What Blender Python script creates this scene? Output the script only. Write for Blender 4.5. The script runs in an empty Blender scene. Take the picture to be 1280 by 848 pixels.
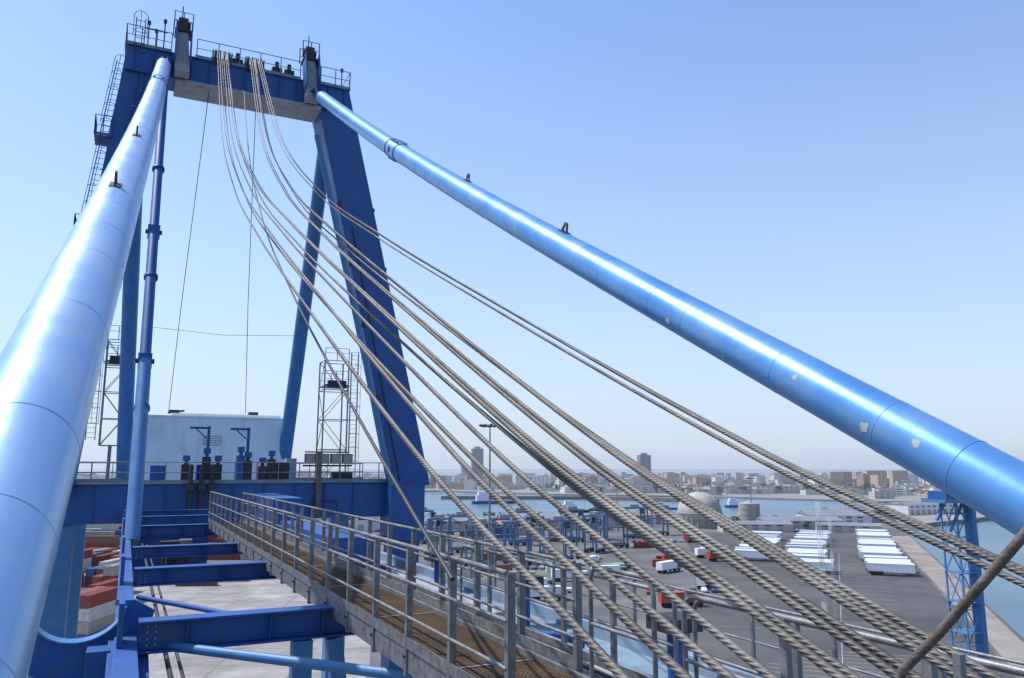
import bpy, math, random
from mathutils import Vector, Matrix, noise
random.seed(7)
R = random.random
def U(a, b): return a + (b - a) * R()
H = 36.0                      # boom deck datum above quay level
scene = bpy.context.scene

# ------------------------------------------------------------------ materials
def mat(name, c1, c2=None, rough=0.5, metal=0.0, scale=3.0, bump=0.0, bscale=30.0,
        dirt=None, dirt_amt=0.5, dscale=1.2, coat=0.0, stretch=(1, 1, 1), detail=6, rvar=0.12):
    m = bpy.data.materials.new(name); m.use_nodes = True
    nt = m.node_tree; N = nt.nodes; L = nt.links
    b = N["Principled BSDF"]
    tc = N.new("ShaderNodeTexCoord"); mp = N.new("ShaderNodeMapping")
    mp.inputs["Scale"].default_value = stretch
    L.new(tc.outputs["Object"], mp.inputs[0])
    n1 = N.new("ShaderNodeTexNoise"); n1.inputs["Scale"].default_value = scale; n1.inputs["Detail"].default_value = detail
    L.new(mp.outputs[0], n1.inputs["Vector"])
    r1 = N.new("ShaderNodeValToRGB"); r1.color_ramp.elements[0].position = 0.32; r1.color_ramp.elements[1].position = 0.68
    r1.color_ramp.elements[0].color = (*c1, 1); r1.color_ramp.elements[1].color = (*(c2 or c1), 1)
    L.new(n1.outputs[0], r1.inputs[0])
    col = r1.outputs[0]
    if dirt:
        n2 = N.new("ShaderNodeTexNoise"); n2.inputs["Scale"].default_value = dscale; n2.inputs["Detail"].default_value = 9
        n2.inputs["Roughness"].default_value = 0.68
        L.new(mp.outputs[0], n2.inputs["Vector"])
        r2 = N.new("ShaderNodeValToRGB"); r2.color_ramp.elements[0].position = 0.62 - 0.25 * dirt_amt
        r2.color_ramp.elements[1].position = 0.80 - 0.1 * dirt_amt
        L.new(n2.outputs[0], r2.inputs[0])
        mx = N.new("ShaderNodeMixRGB"); L.new(r2.outputs[0], mx.inputs[0]); L.new(col, mx.inputs[1])
        mx.inputs[2].default_value = (*dirt, 1); col = mx.outputs[0]
    L.new(col, b.inputs["Base Color"])
    b.inputs["Metallic"].default_value = metal
    mr = N.new("ShaderNodeMapRange"); mr.inputs["To Min"].default_value = max(0.03, rough - rvar); mr.inputs["To Max"].default_value = min(1, rough + rvar)
    L.new(n1.outputs[0], mr.inputs["Value"]); L.new(mr.outputs[0], b.inputs["Roughness"])
    if coat: b.inputs["Coat Weight"].default_value = coat; b.inputs["Coat Roughness"].default_value = 0.12
    if bump:
        n3 = N.new("ShaderNodeTexNoise"); n3.inputs["Scale"].default_value = bscale; n3.inputs["Detail"].default_value = 5
        L.new(tc.outputs["Object"], n3.inputs["Vector"])
        bp = N.new("ShaderNodeBump"); bp.inputs["Strength"].default_value = bump; bp.inputs["Distance"].default_value = 0.02
        L.new(n3.outputs[0], bp.inputs["Height"]); L.new(bp.outputs[0], b.inputs["Normal"])
    return m

BLUE = mat("blue_paint", (0.008, 0.068, 0.26), (0.014, 0.09, 0.32), 0.5, 0, 1.3, 0.15, 18, dirt=(0.05, 0.08, 0.13), dirt_amt=0.5, dscale=2.5)
BLUE_L = mat("blue_paint_faded", (0.04, 0.17, 0.38), (0.07, 0.22, 0.44), 0.5, 0, 2.0, 0.15, 14, dirt=(0.14, 0.14, 0.14), dirt_amt=0.5, dscale=3)
PALE = mat("pale_blue_deck_paint", (0.17, 0.27, 0.36), (0.24, 0.33, 0.41), 0.6, 0, 1.5, 0.1, 14, dirt=(0.15, 0.14, 0.13), dirt_amt=0.7, dscale=2)
TUBE = mat("blue_tube_paint", (0.085, 0.27, 0.58), (0.13, 0.33, 0.64), 0.40, 0.3, 0.8, 0.04, 12, dirt=(0.20, 0.34, 0.50), dirt_amt=0.5, dscale=1.6, coat=0.2)
TUBE_HL = mat("highlit_tube_paint", (0.25, 0.42, 0.65), (0.33, 0.49, 0.70), 0.40, 0.45, 0.8, 0.04, 12, dirt=(0.40, 0.48, 0.57), dirt_amt=0.55, dscale=1.6, coat=0.25)  # paler copy of the tube blue: left stay's broad highlight put into the colour
PATCH = mat("bare_primer_patch", (0.36, 0.43, 0.42), (0.48, 0.52, 0.50), 0.7, 0, 8)
GALV = mat("galvanised_steel", (0.16, 0.165, 0.17), (0.28, 0.28, 0.285), 0.5, 0.5, 9, 0.2, 40, dirt=(0.12, 0.08, 0.05), dirt_amt=0.45, dscale=5)
GREY = mat("grey_plate_paint", (0.30, 0.31, 0.31), (0.42, 0.42, 0.41), 0.6, 0, 2, 0.2, 12, dirt=(0.16, 0.10, 0.06), dirt_amt=0.6, dscale=2)
RUST = mat("rusty_grating", (0.13, 0.075, 0.038), (0.22, 0.13, 0.065), 0.85, 0, 3, 0.3, 30, dirt=(0.07, 0.055, 0.045), dirt_amt=0.7)
RUSTBAR = mat("weathered_handrail", (0.10, 0.085, 0.07), (0.19, 0.17, 0.15), 0.6, 0.4, 12, 0.3, 60, dirt=(0.13, 0.06, 0.03), dirt_amt=0.6, dscale=9)
ROPE = mat("greasy_wire_rope", (0.10, 0.092, 0.082), (0.20, 0.188, 0.168), 0.55, 0.2, 1.1, 0, 10, dirt=(0.04, 0.036, 0.032), dirt_amt=0.8, dscale=1.7)
ROPE_D = mat("dark_cable", (0.02, 0.02, 0.022), (0.035, 0.035, 0.035), 0.5)
BLACK = mat("black_equipment", (0.02, 0.02, 0.022), (0.045, 0.045, 0.045), 0.6, 0, 5)
WHITE = mat("white_cladding", (0.76, 0.77, 0.77), (0.82, 0.82, 0.81), 0.55, 0, 0.8, 0.05, 6, dirt=(0.54, 0.51, 0.46), dirt_amt=0.4, dscale=1.0, stretch=(1, 1, 0.25))
GLASS = mat("dark_glass", (0.03, 0.04, 0.05), (0.05, 0.06, 0.07), 0.12)
TYRE = mat("tyre_rubber", (0.02, 0.02, 0.02), None, 0.8)
REDP = mat("red_paint", (0.34, 0.04, 0.03), (0.42, 0.08, 0.05), 0.55, dirt=(0.2, 0.08, 0.05))
YEL = mat("yellow_paint", (0.55, 0.33, 0.04), (0.6, 0.4, 0.06), 0.55)

# ------------------------------------------------------------------ mesh builder
class MB:
    def __init__(s): s.v = []; s.f = []; s.m = []; s.s = []; s.mats = []; s.T = None
    def mi(s, m):
        if m not in s.mats: s.mats.append(m)
        return s.mats.index(m)
    def add(s, vs, fs, m, smooth=False):
        o = len(s.v); k = s.mi(m)
        for p in vs:
            p = Vector(p)
            if s.T: p = s.T @ p
            s.v.append(p)
        for f in fs: s.f.append([i + o for i in f]); s.m.append(k); s.s.append(smooth)
    def box(s, x0, x1, y0, y1, z0, z1, m):
        vs = [(x0,y0,z0),(x1,y0,z0),(x1,y1,z0),(x0,y1,z0),(x0,y0,z1),(x1,y0,z1),(x1,y1,z1),(x0,y1,z1)]
        s.add(vs, [(0,3,2,1),(4,5,6,7),(0,1,5,4),(1,2,6,5),(2,3,7,6),(3,0,4,7)], m)
    def beam(s, p, q, w, h, m, up=(0,0,1), w2=None, h2=None):
        p = Vector(p); q = Vector(q); d = (q - p).normalized()
        up = Vector(up)
        if abs(d.dot(up)) > 0.98: up = Vector((0,1,0))
        r = d.cross(up).normalized(); u = r.cross(d)
        w2 = w if w2 is None else w2; h2 = h if h2 is None else h2
        vs = []
        for c, a, b in ((p, w/2, h/2), (q, w2/2, h2/2)):
            vs += [c - r*a - u*b, c + r*a - u*b, c + r*a + u*b, c - r*a + u*b]
        s.add(vs, [(3,2,1,0),(4,5,6,7),(0,1,5,4),(1,2,6,5),(2,3,7,6),(3,0,4,7)], m)
    def ibeam(s, p, q, w, h, m, t=0.03):
        p = Vector(p); q = Vector(q); z = Vector((0,0,1))
        s.beam(p + z*(h/2 - t/2), q + z*(h/2 - t/2), w, t, m); s.beam(p - z*(h/2 - t/2), q - z*(h/2 - t/2), w, t, m)
        s.beam(p, q, t, h - 2*t, m)
    def tube(s, p, q, r, m, n=10, r2=None, cap=True):
        s.poly([p, q], [r, r if r2 is None else r2], m, n, cap)
    def poly(s, pts, r, m, n=8, cap=True):
        pts = [Vector(p) for p in pts]
        if not isinstance(r, (list, tuple)): r = [r]*len(pts)
        up = None; vs = []
        for i, p in enumerate(pts):
            d = (pts[min(i+1, len(pts)-1)] - pts[max(i-1, 0)]).normalized()
            if up is None:
                up = Vector((0,0,1)) if abs(d.z) < 0.95 else Vector((0,1,0))
            a = d.cross(up).normalized(); b = a.cross(d); up = b
            for k in range(n):
                t = 2*math.pi*k/n
                vs.append(p + (a*math.cos(t) + b*math.sin(t))*r[i])
        fs = []
        for i in range(len(pts)-1):
            for k in range(n):
                k2 = (k+1) % n
                fs.append((i*n+k, i*n+k2, (i+1)*n+k2, (i+1)*n+k))
        s.add(vs, fs, m, True)
        if cap:
            s.add(vs[:n], [tuple(range(n))[::-1]], m); s.add(vs[-n:], [tuple(range(n))], m)
    def obj(s, name, parent=None, loc=None, bevel=0):
        me = bpy.data.meshes.new(name); me.from_pydata([tuple(v) for v in s.v], [], s.f)
        for m in s.mats: me.materials.append(m)
        me.polygons.foreach_set("material_index", s.m); me.polygons.foreach_set("use_smooth", s.s); me.update()
        ob = bpy.data.objects.new(name, me); scene.collection.objects.link(ob)
        if parent: ob.parent = parent
        if loc: ob.location = loc
        if bevel:
            md = ob.modifiers.new("bevel", 'BEVEL'); md.width = bevel; md.segments = 2; md.limit_method = 'ANGLE'
        return ob
def empty(name, loc=(0,0,H), rz=0):
    e = bpy.data.objects.new(name, None); e.location = loc; e.rotation_euler[2] = rz
    scene.collection.objects.link(e); return e
def inst(name, me, loc, rz=0, parent=None, sc=1):
    o = bpy.data.objects.new(name, me); o.location = loc; o.rotation_euler[2] = rz; o.scale = (sc, sc, sc)
    if parent: o.parent = parent
    scene.collection.objects.link(o); return o
def rail(b, a, c, h=1.1, sp=1.5, m=GALV, r=0.021, mids=(0.55,), flat=True, toe=True):
    a = Vector(a); c = Vector(c); L = (c-a).length; n = max(1, round(L/sp)); z = Vector((0,0,1))
    for i in range(n+1):
        p = a.lerp(c, i/n)
        if flat: b.beam(p, p + z*h, 0.05, 0.05, m)
        else: b.tube(p, p + z*h, r, m, 6)
    for hh in (h,) + tuple(mids):
        b.tube(a + z*hh, c + z*hh, r if hh == h else r*0.85, m, 8)
    if toe: b.beam(a + z*0.08, c + z*0.08, 0.008, 0.14, m)
def ladder(b, a, c, side=(1,0,0), w=0.45, cage=True, m=GALV, out=(0,-1,0)):
    a = Vector(a); c = Vector(c); sd = Vector(side)*w/2; o = Vector(out)
    for q in (-1, 1): b.beam(a + sd*q, c + sd*q, 0.05, 0.05, m)
    n = int((c-a).length/0.3)
    for i in range(n):
        p = a.lerp(c, (i+.5)/n); b.beam(p - sd, p + sd, 0.025, 0.025, m)
    if cage:
        n = int((c-a).length/0.9); hoops = []
        for i in range(1, n+1):
            p = a.lerp(c, i/n)
            pts = [p + sd*1.6*math.cos(t) + o*(0.75*math.sin(t)) for t in [math.pi*k/8 for k in range(9)]]
            hoops.append(pts); b.poly(pts, 0.018, m, 5)
        for k in (1, 4, 7):
            if len(hoops) > 1: b.beam(hoops[0][k], hoops[-1][k], 0.03, 0.015, m)

# ------------------------------------------------------------------ forestay tubes
def stay(name, x0, x1, lugs, joint, patches, T, seed):
    rs = random.Random(seed)
    e = empty(name)
    Ya, Yb = -3.0, 43.4
    def P(Y):
        f = (Y-5.3)/(43.4-5.3); z = -0.12 + 21.8*f - 0.45*math.sin(math.pi*max(0, f))
        return Vector((x0 + (x1-x0)*f, Y, z))
    d = (P(20) - P(19)).normalized(); rt = Vector((1,0,0)); rt = (rt - d*rt.dot(d)).normalized(); up = rt.cross(d)
    b = MB()
    ys = [Ya + (Yb - 2.0 - Ya)*i/60 for i in range(61)]
    b.poly([P(y) for y in ys], 0.34, T, 64)
    b.obj("stay_pipe", e)
    b = MB(); y = -2.0
    while y < 41:
        if abs(y-joint) > 0.7:
            b.poly([P(y-.010), P(y-.004), P(y+.004), P(y+.010)], [0.3395, 0.3435, 0.3435, 0.3395], T, 64, False)
        y += rs.choice([.9, 1.2, 1.6, 1.9])
    for yj in (joint-.55, joint+.55):
        b.poly([P(yj-.03), P(yj+.03)], 0.365, BLUE_L, 40)
    b.obj("weld_seams", e)
    b = MB()
    pj = P(joint)
    for q in (-1, 1): b.beam(pj - d*.5 + rt*.16*q, pj + d*.5 + rt*.16*q, 0.05, 0.74, BLUE, up=up)
    b.tube(pj - rt*.36, pj + rt*.36, 0.11, BLACK, 14)
    pe = P(Yb - 2.0)
    b.poly([pe, pe + d*.55], [0.34, 0.16], T, 32)
    for q in (-1, 1): b.beam(pe + d*.3 + rt*.13*q, P(Yb+.9) + rt*.13*q, 0.06, 0.42, BLUE, up=up)
    b.tube(P(Yb) - rt*.3, P(Yb) + rt*.3, 0.09, BLACK, 14)
    b.obj("pin_joints", e)
    b = MB()
    for y in lugs:
        c = P(y) + up*.335
        for q in (-1, 1):
            b.beam(c + d*.12*q, c + up*.17 + d*.05*q, 0.03, 0.06, BLACK, up=d)
        b.beam(c + up*.18 - d*.07, c + up*.18 + d*.07, 0.03, 0.06, BLACK, up=up)
        b.beam(c - d*.17, c + d*.17, 0.16, 0.03, BLACK, up=up)
    b.obj("lifting_lugs", e)
    b = MB()
    for (y, ang, s1, s2) in patches:      # paint worn to primer: thin curved irregular patches
        c = P(y); vs = [c + (rt*math.cos(ang) + up*math.sin(ang))*.3432]; nn = 14
        for rr in (.5, 1):
            for i in range(nn):
                t = 2*math.pi*i/nn; k = rr*(1 + (.28*rs.uniform(-1, 1) if rr == 1 else 0))
                a = ang + math.sin(t)*k*s2/2/.34
                vs.append(c + d*(math.cos(t)*k*s1/2) + (rt*math.cos(a) + up*math.sin(a))*.3425)
        fs = [(0, 1+i, 1+(i+1) % nn) for i in range(nn)] + [(1+i, 1+nn+i, 1+nn+(i+1) % nn, 1+(i+1) % nn) for i in range(nn)]
        b.add(vs, fs, PATCH, True)
    if patches: b.obj("primer_patches", e)
stay("crane_forestay_tube", -0.62, 0.3, (12.7, 18.2), 33.0, [(9.5, 0.3, .12, .05)], TUBE_HL, 3)
stay("crane_forestay_tube", 8.15, 8.4, (14.4, 20.0), 26.8, [(10.2, 3.5, .14, .10), (7.6, 2.9, .09, .09), (6.5, 3.3, .12, .12), (5.9, 2.9, .11, .09), (16, 3.3, .12, .07), (8.9, 3.7, .05, .05)], TUBE, 9)

# ------------------------------------------------------------------ A-frame
e = empty("crane_a_frame")
b = MB()
b.box(-1.6, 10.5, 44.2, 45.9, 21.2, 22.6, BLUE)
b.box(-1.7, 10.6, 44.05, 46.05, 22.602, 22.65, BLUE_L)
b.box(.9, 8.9, 44.05, 46.05, 20.98, 21.198, GREY)
for i in range(13):
    x = -1.2 + i*0.95
    b.box(x, x+.04, 44.08, 44.198, 21.21, 22.58, BLUE)
b.beam((9.6, 45.1, 22.4), (15.6, 46.3, -1.2), 2.05, 1.5, BLUE, up=(0,1,0), w2=2.2)
b.beam((-.75, 45.1, 22.4), (-3.1, 46.3, -1.2), 1.7, 1.5, BLUE, up=(0,1,0), w2=1.5)
b.tube((8.75, 44.35, 19.5), (14.2, 45.35, -1.0), 0.16, BLUE_L, 14)
b.beam((8.45, 44.3, 20.5), (13.85, 45.3, 0), 0.05, 0.4, BLUE_L, up=(0,1,0))
b.obj("apex_beam_and_legs", e, bevel=0.02)
b = MB()
for x0, x1 in ((-.9, -.1), (9.7, 9.7)):
    b.tube((x0, 45.6, 21.3), (x1, 56.2, -1.0), 0.44, BLUE_L, 24)
    b.tube((x1, 56.2, -1.3), (x1, 56.2, -.6), 0.6, BLUE, 20)
lk = [(0.38, 43.6, 20.6), (0.36, 37.2, 10.4), (0.36, 33.2, 4.1), (0.35, 29.2, -2.4)]
b.tube(lk[0], lk[1], 0.20, BLUE, 20); b.tube(lk[1], lk[2], 0.21, BLUE, 20); b.tube(lk[2], lk[3], 0.24, BLUE_L, 20)
for p in lk[1:3]:
    p = Vector(p); b.box(p.x-.25, p.x+.25, p.y-.16, p.y+.16, p.z-.3, p.z+.3, BLUE); b.tube(p-Vector((.34,0,0)), p+Vector((.34,0,0)), .1, BLACK, 10)
for z in (14.2, 8.0, 2.2):
    y = 43.6 - (20.6-z)/1.598
    b.poly([(0.37, y-.04, z-.06), (0.37, y+.04, z+.06)], .28, BLUE, 20)
b.obj("rear_struts_and_link", e)
b = MB()
for x in (1.15, 8.15):
    b.beam((x+.05, 43.55, 21.2), (x-.05, 44.3, 23.9), 0.75, 0.55, GREY, up=(0,1,0), w2=.6)
    b.beam((x-.36, 43.3, 21.8), (x-.36, 44.1, 24.1), 0.06, 1.0, BLUE, up=(0,1,0))
    b.beam((x+.42, 43.3, 21.8), (x+.42, 44.1, 24.1), 0.06, 1.0, BLUE, up=(0,1,0))
    b.box(x-.45, x+.4, 43.9, 44.9, 23.95, 24.07, BLACK)
    b.box(x-.28, x+.22, 44.1, 44.7, 24.08, 24.85, BLACK)
    b.tube((x-.4, 44.4, 24.55), (x+.35, 44.4, 24.55), .22, BLACK, 14)
    rail(b, (x-.5, 43.9, 24.05), (x+.45, 43.9, 24.05), 1.0, .48, BLACK, .02, (.5,), toe=False)
    rail(b, (x-.5, 44.9, 24.05), (x+.45, 44.9, 24.05), 1.0, .48, BLACK, .02, (.5,), toe=False)
    b.tube((x-.1, 44.4, 24.8), (x-.1, 44.4, 25.7), .03, BLACK, 6)
for xc in (3.25, 5.0):
    for k in range(4):
        x = xc - .36 + k*.24
        b.tube((x-.05, 44.4, 22.95), (x+.05, 44.4, 22.95), .52, BLACK, 24)
    for q in (-.5, .5): b.box(xc+q-.03, xc+q+.03, 44.0, 45.0, 22.66, 23.3, BLUE)
    b.tube((xc-.6, 44.4, 22.95), (xc+.6, 44.4, 22.95), .09, GREY, 12)
for xc in (4.1, 6.3, 7.0):
    b.box(xc-.28, xc+.28, 44.3, 44.9, 22.66, 23.2, BLACK); b.tube((xc, 44.5, 23.2), (xc, 44.5, 23.6), .12, BLACK, 10)
b.obj("sheaves_and_brackets", e)
b = MB(); zt = 22.66
for y in (44.1, 46.0):
    rail(b, (-1.65, y, zt), (0.6, y, zt), 1.1, .75, GALV, .025)
    rail(b, (1.9, y, zt), (7.6, y, zt), 1.1, 1.2, GALV, .025)
    rail(b, (8.8, y, zt), (10.55, y, zt), 1.1, .8, GALV, .025)
rail(b, (-1.65, 44.1, zt), (-1.65, 46, zt), toe=False); rail(b, (10.55, 44.1, zt), (10.55, 46, zt), toe=False)
for x, h in ((-.6, 1.7), (-.2, 1.3), (0.2, 2.0), (10.2, 1.4)):
    b.tube((x, 44.8, zt), (x, 44.8, zt+h), .035, BLACK, 6); b.tube((x, 44.8, zt+h), (x, 44.8, zt+.2+h), .09, BLACK, 8)
b.beam((-.75, 44.8, 24.1), (.35, 44.8, 24.1), .05, .05, BLACK)
ladder(b, (-1.0, 44.0, 22.2), (-1.0, 44.0, 24.2), cage=True, m=BLACK)
def onleg(t): return Vector((-.75, 45.1, 22.6)).lerp(Vector((-3.1, 46.3, -1.2)), t)
ladder(b, onleg(.24) + Vector((.2,-.85,0)), onleg(.02) + Vector((.2,-.85,0)), m=BLUE)
for t0, t1 in ((.03, .22), (.22, .45)):
    a = onleg(t1) + Vector((-1.1, -.3, 0)); c = onleg(t0) + Vector((-1.0, -.3, 0))
    ladder(b, a, c, m=BLUE, w=.4)
    a = onleg(t1)
    b.box(a.x-1.5, a.x-.7, a.y-.9, a.y+.6, a.z-.05, a.z, BLUE)
    rail(b, (a.x-1.5, a.y-.9, a.z), (a.x-.7, a.y-.9, a.z), sp=.4, m=BLUE); rail(b, (a.x-1.5, a.y-.9, a.z), (a.x-1.5, a.y+.6, a.z), sp=.5, m=BLUE)
def onr(t): return Vector((9.6, 45.1, 22.6)).lerp(Vector((15.6, 46.3, -1.2)), t)
for t in (.3, .45, .6, .78):
    p = onr(t); b.box(p.x-1.25, p.x-1.0, p.y-.9, p.y-.7, p.z, p.z+.25, BLACK); b.box(p.x+1.0, p.x+1.15, p.y-.6, p.y-.4, p.z, p.z+.2, BLUE)
b.tube(onr(.35)+Vector((-.55,-.82,0)), onr(.98)+Vector((-.75,-.82,0)), .03, BLACK, 6)
b.obj("rails_and_ladders", e)
b = MB()
b.poly([(2.7, 44.3, 21.3), (2.3, 50, 10), (2.2, 54.7, 3.6)], .02, ROPE_D, 6)
b.poly([(5.2, 44.3, 21.3), (6.1, 50, 10), (6.9, 54.7, 3.6)], .02, ROPE_D, 6)
b.poly([(0.2, 52.2, 8.6), (4.9, 51.4, 8.25), (9.7, 51.0, 8.5)], .014, ROPE_D, 6)
b.obj("hanging_wires", e)

# ------------------------------------------------------------------ portal beam, landside deck
e = empty("crane_portal_frame")
b = MB()
b.box(-7.5, 15.0, 46.6, 48.6, -2.85, -.85, BLUE)
b.box(-7.6, 15.0, 46.4, 54.5, -.848, -.78, BLUE_L)
b.box(-3.6, -2.2, 46.9, 48.4, -H, -2.85, BLUE_L)
b.box(14.2, 16.3, 45.4, 47.6, -4.2, -.9, BLUE)
b.box(14.4, 16.1, 45.7, 47.3, -H, -4.2, BLUE)
b.box(14.6, 16.0, 62, 63.4, -H, -.9, BLUE_L); b.box(-3.6, -2.2, 62, 63.4, -H, -.9, BLUE_L)
b.box(-3.6, 16, 62.1, 63.3, -3, -.9, BLUE)
b.box(14.7, 15.9, 47.5, 62, -3, -1, BLUE)
for x in [-6.5 + i*1.7 for i in range(13)]:
    b.box(x, x+.05, 46.5, 46.598, -2.8, -.86, BLUE)
b.obj("portal_beams", e, bevel=0.02)
b = MB()
rail(b, (-7.5, 46.45, -.78), (14.9, 46.45, -.78), 1.1, 1.15, GALV, .024)
rail(b, (-7.5, 54.4, -.78), (0.4, 54.4, -.78), 1.1, 1.15, GALV, .024)
rail(b, (10, 54.4, -.78), (14.9, 54.4, -.78), 1.1, 1.15, GALV, .024)
b.obj("deck_handrails", e)
b = MB()
for x, y, h in ((4.2, 49.0, 3.2), (6.5, 49.6, 3.2)):
    b.beam((x, y, -.78), (x, y, -.78+h), .16, .16, BLUE)
    b.beam((x-1.05, y, -.78+h-.1), (x+.1, y, -.78+h-.1), .13, .13, BLUE)
    b.beam((x-.1, y, -.78+h-.7), (x-.7, y, -.78+h-.15), .07, .07, BLUE)
    b.box(x-.25, x+.25, y-.25, y+.25, -.78, -.3, BLUE)
for x, h in ((2.95, 1.0), (4.0, 1.4), (5.8, 1.5), (6.2, 1.2), (7.0, .9), (7.5, 1.3), (4.6, 1.0)):
    b.box(x-.22, x+.22, 46.8, 47.3, -.78, -.78+h, BLACK if x != 5.8 else BLUE)
    b.tube((x, 46.9, -.7), (x, 46.9, -.78+h+.2), .1, BLACK if h < 1.3 else BLUE, 12)
    b.tube((x, 46.9, -.6+h), (x, 46.9, -.3+h), .2, BLUE, 12)
for x in (3.2, 3.75, 4.3):
    b.tube((x, 46.2, -3.1), (x, 46.2, .2), .11, BLACK, 12); b.box(x-.18, x+.18, 46.0, 46.4, -1.2, -.9, BLACK)
b.box(3.6, 4.8, 48, 49, -.78, .2, BLUE); b.box(7.6, 8.6, 47.4, 48.2, -.78, .35, BLACK)
b.box(8.9, 9.5, 50, 51, -.78, .6, GREY); b.box(1.2, 2.0, 47.6, 48.4, -.78, .15, BLUE)
b.beam((10.1, 46.35, -2.7), (10.1, 46.35, .9), .28, .28, RUSTBAR)
b.beam((9.3, 47.0, .15), (12.2, 47.0, .15), .1, .1, BLACK)
b.beam((9.4, 47.0, .95), (12.0, 47.0, .95), .08, .08, BLACK)
for x in (9.7, 10.5, 11.2, 11.9):
    b.box(x-.3, x+.3, 46.85, 47.15, .3, .85, BLACK); b.box(x-.25, x+.25, 46.84, 46.849, .35, .8, GREY)
b.box(11.0, 12.2, 46.8, 47.3, -.78, -.2, BLACK)
b.poly([(9.7,46.3,-2.9),(9.7,46.3,-2.0),(9.9,46.3,-1.85),(11.2,46.3,-1.85),(11.2,46.3,-2.6)], .04, BLACK, 6)
b.obj("deck_gear", e)

# ------------------------------------------------------------------ machinery house
e = empty("crane_machinery_house")
b = MB()
X0, X1, Y0, Y1, Z0, Z1 = .8, 9.6, 55.0, 68.0, -.9, 3.25
b.box(X0, X1, Y0, Y1, Z0, Z1, WHITE)
b.box(X0-.06, X1+.06, Y0-.06, Y1+.06, Z1+.003, Z1+.12, WHITE)
b.box(X0+1.6, X1-.3, Y0+.3, Y1-.3, Z1+.123, Z1+.3, WHITE)
x = X0 + .2
while x < X1 - .1:
    b.box(x, x+.03, Y0-.012, Y0-.002, Z0, Z1-.1, WHITE); x += 1.25
y = Y0 + .3
while y < Y1:
    b.box(X0-.03, X0-.002, y, y+.03, Z0, Z1, WHITE); y += .6
b.obj("house_walls", e, bevel=.02)
b = MB()
b.box(4.4, 5.5, Y0-.05, Y0-.026, 1.5, 2.1, GREY)
for k in range(4): b.box(4.45, 5.45, Y0-.08, Y0-.052, 1.55+k*.14, 1.62+k*.14, WHITE)
for x in (2.6, 7.6): b.box(x-.3, x+.3, 56, 56.6, 3.56, 3.8, BLACK)
b.beam((2.2, 56, 3.6), (3.2, 56, 3.75), .3, .12, BLACK)
b.obj("doors_and_vents", e)

# ------------------------------------------------------------------ stair / ladder towers
def tower(name, x, y, z0, h, w, side):
    e = empty(name); b = MB()
    for dx in (0, w):
        for dy in (0, w): b.beam((x+dx, y+dy, z0), (x+dx, y+dy, z0+h), .09, .09, GALV)
    n = max(2, round(h/w*.8)); s = h/n
    for i in range(n+1):
        z = z0 + i*s
        b.beam((x, y, z), (x+w, y, z), .05, .05, GALV); b.beam((x, y+w, z), (x+w, y+w, z), .05, .05, GALV)
        b.beam((x, y, z), (x, y+w, z), .05, .05, GALV); b.beam((x+w, y, z), (x+w, y+w, z), .05, .05, GALV)
        if i < n:
            f = i % 2
            b.beam((x+w*f, y, z), (x+w*(1-f), y, z+s), .04, .04, GALV)
            b.beam((x, y+w*f, z), (x, y+w*(1-f), z+s), .04, .04, GALV)
            b.beam((x+w*f, y+w, z), (x+w*(1-f), y+w, z+s), .04, .04, GALV)
    z = z0 + h*.78
    b.box(x-.1, x+w+.1, y-.1, y+w+.1, z, z+.05, GREY)
    rail(b, (x, y, z), (x+w, y, z), 1.1, w/2, toe=True); rail(b, (x, y+w, z), (x+w, y+w, z), 1.1, w/2)
    rail(b, (x, y, z0+h), (x+w, y, z0+h), .9, w/2, toe=False)
    b.obj("lattice", e); b = MB()
    lx = x + (w+.45 if side > 0 else -.5)
    ladder(b, (lx, y, z0+.3), (lx, y, z0+h+.6), w=.5)
    b.beam((lx-.4*side, y, z0+h*.5), (lx, y, z0+h*.5), .05, .05, GALV)
    b.box(x+.2, x+w-.2, y-.3, y, z-.1, z+.4, BLACK)
    b.obj("caged_ladder", e)
tower("ladder_tower", 12.2, 55.3, -.8, 8.4, 1.7, 1)
tower("ladder_tower", -1.6, 54.6, 1.4, 6.6, 1.2, -1)
b = MB(); e = bpy.data.objects["ladder_tower.001"]
b.beam((-1.0, 55.2, -.8), (-1.0, 55.2, 1.4), .2, .2, GALV); b.obj("post", e)

# ------------------------------------------------------------------ boom steelwork
e = empty("crane_boom_girder")
b = MB()
b.box(.08, .22, 9.5, 46.5, -3.7, -2.35, BLUE)
b.box(.02, .30, 9.5, 46.5, -2.348, -2.31, BLUE)
b.box(7.3, 8.9, 5, 46.5, -5.0, -3.25, PALE)
b.box(7.2, 9.0, 5, 46.5, -3.248, -3.19, PALE)
for y, h in ((12.1, .42), (18.3, .36), (23.2, .3), (31.5, .42), (37.5, .42), (42.5, .4)):
    b.ibeam((.30, y, -2.02-h/2), (4.15, y, -2.02-h/2), .34, h, BLUE)
    b.beam((4.15, y, -2.3-h/2), (7.2, y, -3.0), .3, .36, BLUE)
    b.box(.05, .12, y-.3, y+.3, -2.3, -1.75, BLUE)
    for xs in (.9, 2.0, 2.75):                      # web stiffeners and bolt rows
        b.box(xs, xs+.015, y-.15, y-.016, -2.02-h+.032, -2.052, BLUE)
    for k in range(4):
        b.tube((.42, y-.016, -2.10-k*h/5), (.42, y-.04, -2.10-k*h/5), .014, GREY, 6)
        b.tube((.52, y-.016, -2.10-k*h/5), (.52, y-.04, -2.10-k*h/5), .014, GREY, 6)
for y in (31.5, 37.5): b.box(.32, 2.9, y-.1, y+.1, -3.6, -2.46, BLUE)
b.beam((.2, 12.8, -2.36), (.2, 9.8, -2.9), .5, .08, BLUE)
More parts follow.
